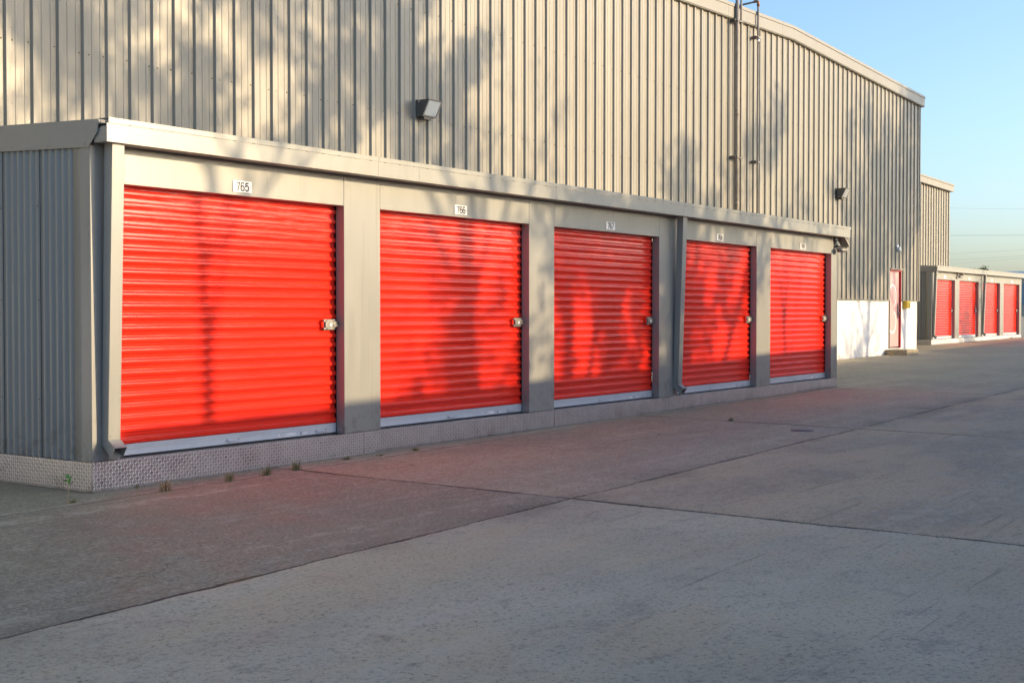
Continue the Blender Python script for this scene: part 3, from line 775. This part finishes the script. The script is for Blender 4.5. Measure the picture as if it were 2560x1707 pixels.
# ------------------------------------------------------------------ trees
def make_tree(seed, H, spread, nleaf, leafsize, trunk_r=.16, levels=4, bare=.22, clump=.17, keepf=.5):
    rnd = random.Random(seed); wood = MB(); tips = []
    def br(p, d, L, r, lev):
        n_ = 4; pts = [p]; q = p; dd = d.copy()
        for i in range(n_):
            dd = (dd+Vector((rnd.uniform(-1, 1), rnd.uniform(-1, 1), rnd.uniform(-.3, .6)))*.13).normalized()
            q = q+dd*L/n_; pts.append(q)
            if lev >= 2: tips.append((q, .35+.18*L))
        wood.tube(pts, [r*(1-.45*i/n_) for i in range(n_+1)], m_bark, 7 if lev < 2 else 5, caps=False)
        if lev < levels:
            nb = rnd.choice((3, 4)) if lev else rnd.choice((6, 7))
            for b in range(nb):
                t = rnd.uniform(bare if lev == 0 else .3, 1.0); k_ = min(int(t*n_), n_-1); st = pts[k_].lerp(pts[k_+1], t*n_-k_)
                an = rnd.uniform(0, 2*math.pi)+b*2.4; tilt = rnd.uniform(.5, 1.05)*spread
                side = Vector((math.cos(an), math.sin(an), 0)); nd = (dd*math.cos(tilt)+side*math.sin(tilt)+Vector((0, 0, .15))).normalized()
                br(st, nd, L*rnd.uniform(.48, .66)*(1.0 if lev else .8), r*(1-.45*t)*.55, lev+1)
    br(Vector((0, 0, 0)), Vector((0, 0, 1)), H*.72, trunk_r, 0)
    rs = np.random.RandomState(seed); T = np.array([list(t[0])+[t[1]] for t in tips])
    keep = rs.rand(len(T)) < keepf; T = T[keep] if keep.sum() > 10 else T
    idx = rs.randint(0, len(T), nleaf); c = T[idx, :3]+rs.normal(0, 1, (nleaf, 3))*clump
    u = rs.normal(0, 1, (nleaf, 3)); u /= np.linalg.norm(u, axis=1)[:, None]; v = np.cross(u, rs.normal(0, 1, (nleaf, 3))); v /= np.linalg.norm(v, axis=1)[:, None]
    s_ = leafsize*rs.uniform(.6, 1.3, (nleaf, 1))
    V = np.stack([c-u*s_, c+v*s_*.5, c+u*s_, c-v*s_*.5], 1).reshape(-1, 3)
    lv = MB(); lv.add(V.tolist(), [(4*i, 4*i+1, 4*i+2, 4*i+3) for i in range(nleaf)], m_leaf)
    return wood, lv
protos = []
def tree_at(pi, loc, rot, sc_, label):
    wd, lv = protos[pi]
    r = thing('tree', label, 'tree', loc, 'trees behind the opposite storage row'); r.rotation_euler.z = rot; r.scale = sc_
    for me, nm in ((wd, 'trunk'), (lv, 'crown')):
        o = bpy.data.objects.new(nm, me); col.objects.link(o); o.parent = r
for args in ((11, 13, 1.0, 16500, .095, .17, 4, .28, .17, .30), (23, 12, .8, 9500, .095, .15, 4, .28, .16, .32), (5, 8, .75, 3200, .085, .10, 3, .2, .15, .6), (41, 8, .9, 1500, .085, .09, 3, .25, .13, .7), (53, 9, .8, 1500, .085, .10, 3, .62, .14, .6), (61, 12, .85, 7000, .095, .15, 4, .52, .16, .36)):
    a, b = make_tree(*args); wo = a.build('tw'); lo = b.build('tl')
    protos.append((wo.data, lo.data)); bpy.data.objects.remove(wo); bpy.data.objects.remove(lo)
def from_wall(xw, t):       # ground position of a tree whose trunk shadow falls at xw on the warehouse wall plane
    return (xw+.60*t, W-t, 0)
TR = [(0, 15.2, 19.5, 0.4, 1.08, 'broad leafy tree behind the opposite row throwing the widest shadow'),
      (1, 12.4, 19, 2.1, 1.02, 'medium tree behind the opposite row beside the broad one'),
      (5, 9.8, 19.3, 5.9, 1.0, 'tall loose tree left of the medium one'),
      (5, 37.4, 19, 2.9, 1.0, 'tall loose tree opposite the white wall'),
      (4, 5.75, 18, 1.1, 1.0, 'slim sparse tree whose trunk shades door 765'),
      (2, 9.9, 17.7, 3.3, .70, 'short tree opposite door 766'),
      (3, 11.6, 18.2, 2.2, .8, 'short sparse tree opposite door 767'),
      (2, 12.9, 17.8, 5.2, .78, 'lowest leafy tree opposite door 768'),
      (2, 15.4, 18.2, 1.2, .74, 'low rounded tree opposite door 768'),
      (1, 26.8, 19, 4.0, .86, 'round crowned tree opposite the vent pipes'),
      (2, 31.0, 18, .3, 1.05, 'short leafy tree opposite the small wall lamp'),
      (4, 19.9, 17.5, 2.6, .9, 'low sparse tree opposite door 769'),
      (5, 41.0, 18.5, 1.7, 1.08, 'tall tree opposite the pink door'),
      (3, 35.9, 18, 0.7, .95, 'slim tree opposite the white wall'),
      (5, 44.5, 19, 5.0, 1.0, 'broad tree opposite the distant row'),
      (3, -3.5, 18, 1.9, 1.0, 'thin tree left of all the others'),
      (2, 56, 18, .9, .9, 'sparse tree at the far end of the line')]
for pi, xw, t, rot, s_, lb in TR: tree_at(pi, from_wall(xw, t), rot, (s_, s_, s_), lb)
# far tree above distant roof
a, b = make_tree(77, 6.0, 1.0, 5200, .16, .12)
ft = thing('tree', 'small round dark green treetop poking above the distant low roof', 'tree', (140, 38.42, gz(140)))
o = a.build('trunk', ft, wm=1); o = b.build('crown', ft, wm=1); ft.scale = (.8, .8, .82)

# ------------------------------------------------------------------ opposite row (behind the camera), gives the low shade line
op = thing('storage_building', 'opposite low taupe storage building behind the photographer', 'storage building', (13.6, -1.5, 0))
def oy(x): return -2.6+.083*x
def oblk(xa, xb, h, nm):
    m = MB(); a, b = oy(xa), oy(xb)
    V = [(xa, a, -.6), (xb, b, -.6), (xb, b-2.0, -.6), (xa, a-2.0, -.6)]; V += [(x, y, h) for x, y, z in V]
    m.add(V, [(0, 3, 2, 1), (4, 5, 6, 7), (0, 1, 5, 4), (1, 2, 6, 5), (2, 3, 7, 6), (3, 0, 4, 7)], m_trim)
    return m.build(nm, op)
oblk(-40, 13.59, 3.21, 'front_wall'); oblk(13.591, 80, 3.335, 'end_wall')
for i in range(-8, 18):
    xa = 1+i*3.4; ya = oy(xa)
    if i < 0 or True:
        m = MB(); xb = xa+2.79; yb = oy(xb)
        m.add([(xa, ya+.012, .36), (xb, yb+.012, .36), (xb, yb+.012, 2.57), (xa, ya+.012, 2.57)], [(0, 1, 2, 3)], m_red); m.build('door', op)

# ------------------------------------------------------------------ weeds, debris, cover
def tuft(x, y, n_, h, spread, mat, name, label, cat='weed', seed=0, group='weeds in the slab joint'):
    rnd = random.Random(seed); z = gz(x)-.003
    m = MB()
    for i in range(n_):
        an = rnd.uniform(0, 6.28); l = h*rnd.uniform(.5, 1.1); lean = rnd.uniform(.15, 1.0)*spread; w_ = rnd.uniform(.0018, .004)
        bx, by = x+rnd.gauss(0, .025), y+rnd.gauss(0, .012); dx, dy = math.cos(an), math.sin(an); sx, sy = -dy*w_, dx*w_
        pts = []
        for k_ in range(4):
            t = k_/3; r_ = lean*t*t*l; zz = z+l*t*(1-.28*lean*t); q = 1-t*.85
            pts += [(bx+dx*r_-sx*q, by+dy*r_-sy*q, zz), (bx+dx*r_+sx*q, by+dy*r_+sy*q, zz)]
        m.add(pts, [(0, 1, 3, 2), (2, 3, 5, 4), (4, 5, 7, 6)], mat)
    o = m.build(name); tag(o, label, cat, group); return o
def leafy(x, y, h, nl, ls, label, seed, mat=None):
    rnd = random.Random(seed); z = gz(x); r = thing('weed', label, 'weed', (x, y, z), 'weeds in the slab joint'); mat = mat or m_weed2
    m = MB(); m.tube([(x, y, z-.01), (x+.003, y, z+h*.5), (x, y, z+h)], [.004, .003, .002], m_dry, 5); m.build('stem', r)
    m = MB()
    for i in range(nl):
        an = rnd.uniform(0, 6.28); zz = z+h*rnd.uniform(.72, 1.0); up = rnd.uniform(.1, .9)
        d1 = Vector((math.cos(an), math.sin(an), up)).normalized(); s1 = Vector((-math.sin(an), math.cos(an), 0)); c = Vector((x, y, zz)); l = ls*rnd.uniform(.6, 1.2)
        m.add([c, c+d1*l*.45+s1*l*.17, c+d1*l, c+d1*l*.45-s1*l*.17], [(0, 1, 2, 3)], mat)
    m.build('leaves', r); return r
leafy(6.33, 8.66, .20, 9, .085, 'green seedling with pointed leaves before the left corner of the diamond plate', 1)
tuft(6.36, 8.655, 45, .05, 1.4, m_weed, 'weed', 'low brownish weed clump at the foot of the green seedling', seed=2)
leafy(6.94, 8.585, .07, 16, .035, 'small bright green leafy weed, second clump from the left corner', 3, m_weed)
tuft(7.21, 8.56, 70, .13, 1.0, m_dry, 'weed', 'dry straw coloured grass tuft against the diamond plate', seed=4)
tuft(7.95, 8.59, 55, .11, 1.5, m_weed, 'weed', 'arching green grass tuft right of the straw coloured one', seed=5)
tuft(8.42, 8.60, 60, .12, 1.3, m_weed, 'weed', 'spiky green tuft, left one of the pair below door 765', seed=6)
tuft(8.84, 8.65, 60, .12, 1.1, m_weed, 'weed', 'spiky green tuft, right one of the pair below door 765', seed=7)
tuft(9.72, 8.80, 70, .05, 1.6, m_weed, 'weed', 'flat green tuft just left of the plate joint', seed=8)
tuft(10.16, 8.74, 50, .035, 1.8, m_weed, 'weed', 'very low green tuft just right of the plate joint', seed=9)
tuft(10.72, 8.73, 90, .055, 1.6, m_weed, 'weed', 'yellowish green flat tuft below the left side of door 766', seed=10)
tuft(15.85, 7.50, 60, .055, 1.4, m_weed, 'weed', 'small green tuft in the crack below door 767', seed=11)
tuft(38.75, 13.05, 60, .16, 1.3, m_dry, 'weed', 'dry brown weed left of the concrete step', seed=13)
tuft(60.6, 14.95, 60, .14, 1.3, m_weed, 'weed', 'distant brown green weed before the far row', seed=14)
m = MB(); cx, cy = 15.06, 6.17
V = [(cx+.135*math.cos(a*math.pi/14), cy+.15*math.sin(a*math.pi/14), gz(cx)+.004) for a in range(28)]
m.tube([(cx, cy, gz(cx)-.01), (cx, cy, gz(cx)+.006)], .14, m_cover, 28); o = m.build('drain_cover'); tag(o, 'round rusty metal cover set in the concrete below door 768', 'drain cover')
rnd = random.Random(3)
# gravel crumbs along joints
m = MB()
def crumb(x, y, s_, mat):
    z = gz(x); M = Matrix.Translation((x, y, z+s_*.2)) @ Matrix.Rotation(rnd.uniform(0, 6), 4, 'Z') @ Matrix.Rotation(rnd.uniform(0, .6), 4, 'X')
    V = [M @ Vector((s_*a*rnd.uniform(.6, 1.1), s_*b*rnd.uniform(.6, 1.1), s_*c*.5)) for a, b, c in ((-1, 0, 0), (0, -1, 0), (1, 0, 0), (0, 1, 0), (0, 0, 1), (0, 0, -1))]
    m.add(V, [(0, 1, 4), (1, 2, 4), (2, 3, 4), (3, 0, 4), (1, 0, 5), (2, 1, 5), (3, 2, 5), (0, 3, 5)], mat)
m_st = plain('stone_crumb', (.22, .21, .19), .8)
for i in range(420):
    x = rnd.choice((8.60+.032*0, 8.6)); y = rnd.uniform(2.0, 8.3); x = 8.56+.032*y+rnd.gauss(0, .03)
    if rnd.random() < .5 and y < 5: crumb(x, y, rnd.uniform(.003, .009), m_st)
    elif rnd.random() < .4: crumb(x, y, rnd.uniform(.002, .007), m_st)
for i in range(160): x = rnd.uniform(3, 22); crumb(x, rnd.uniform(1.5, 8.5), rnd.uniform(.002, .006), m_st)
for i in range(420): x = rnd.uniform(6.8, 22); crumb(x, 8.95-abs(rnd.gauss(.02, .1)), rnd.uniform(.002, .006), m_st)
o = m.build('gravel'); tag(o, 'small stone crumbs scattered along the concrete joints', 'gravel'); o['kind'] = 'stuff'
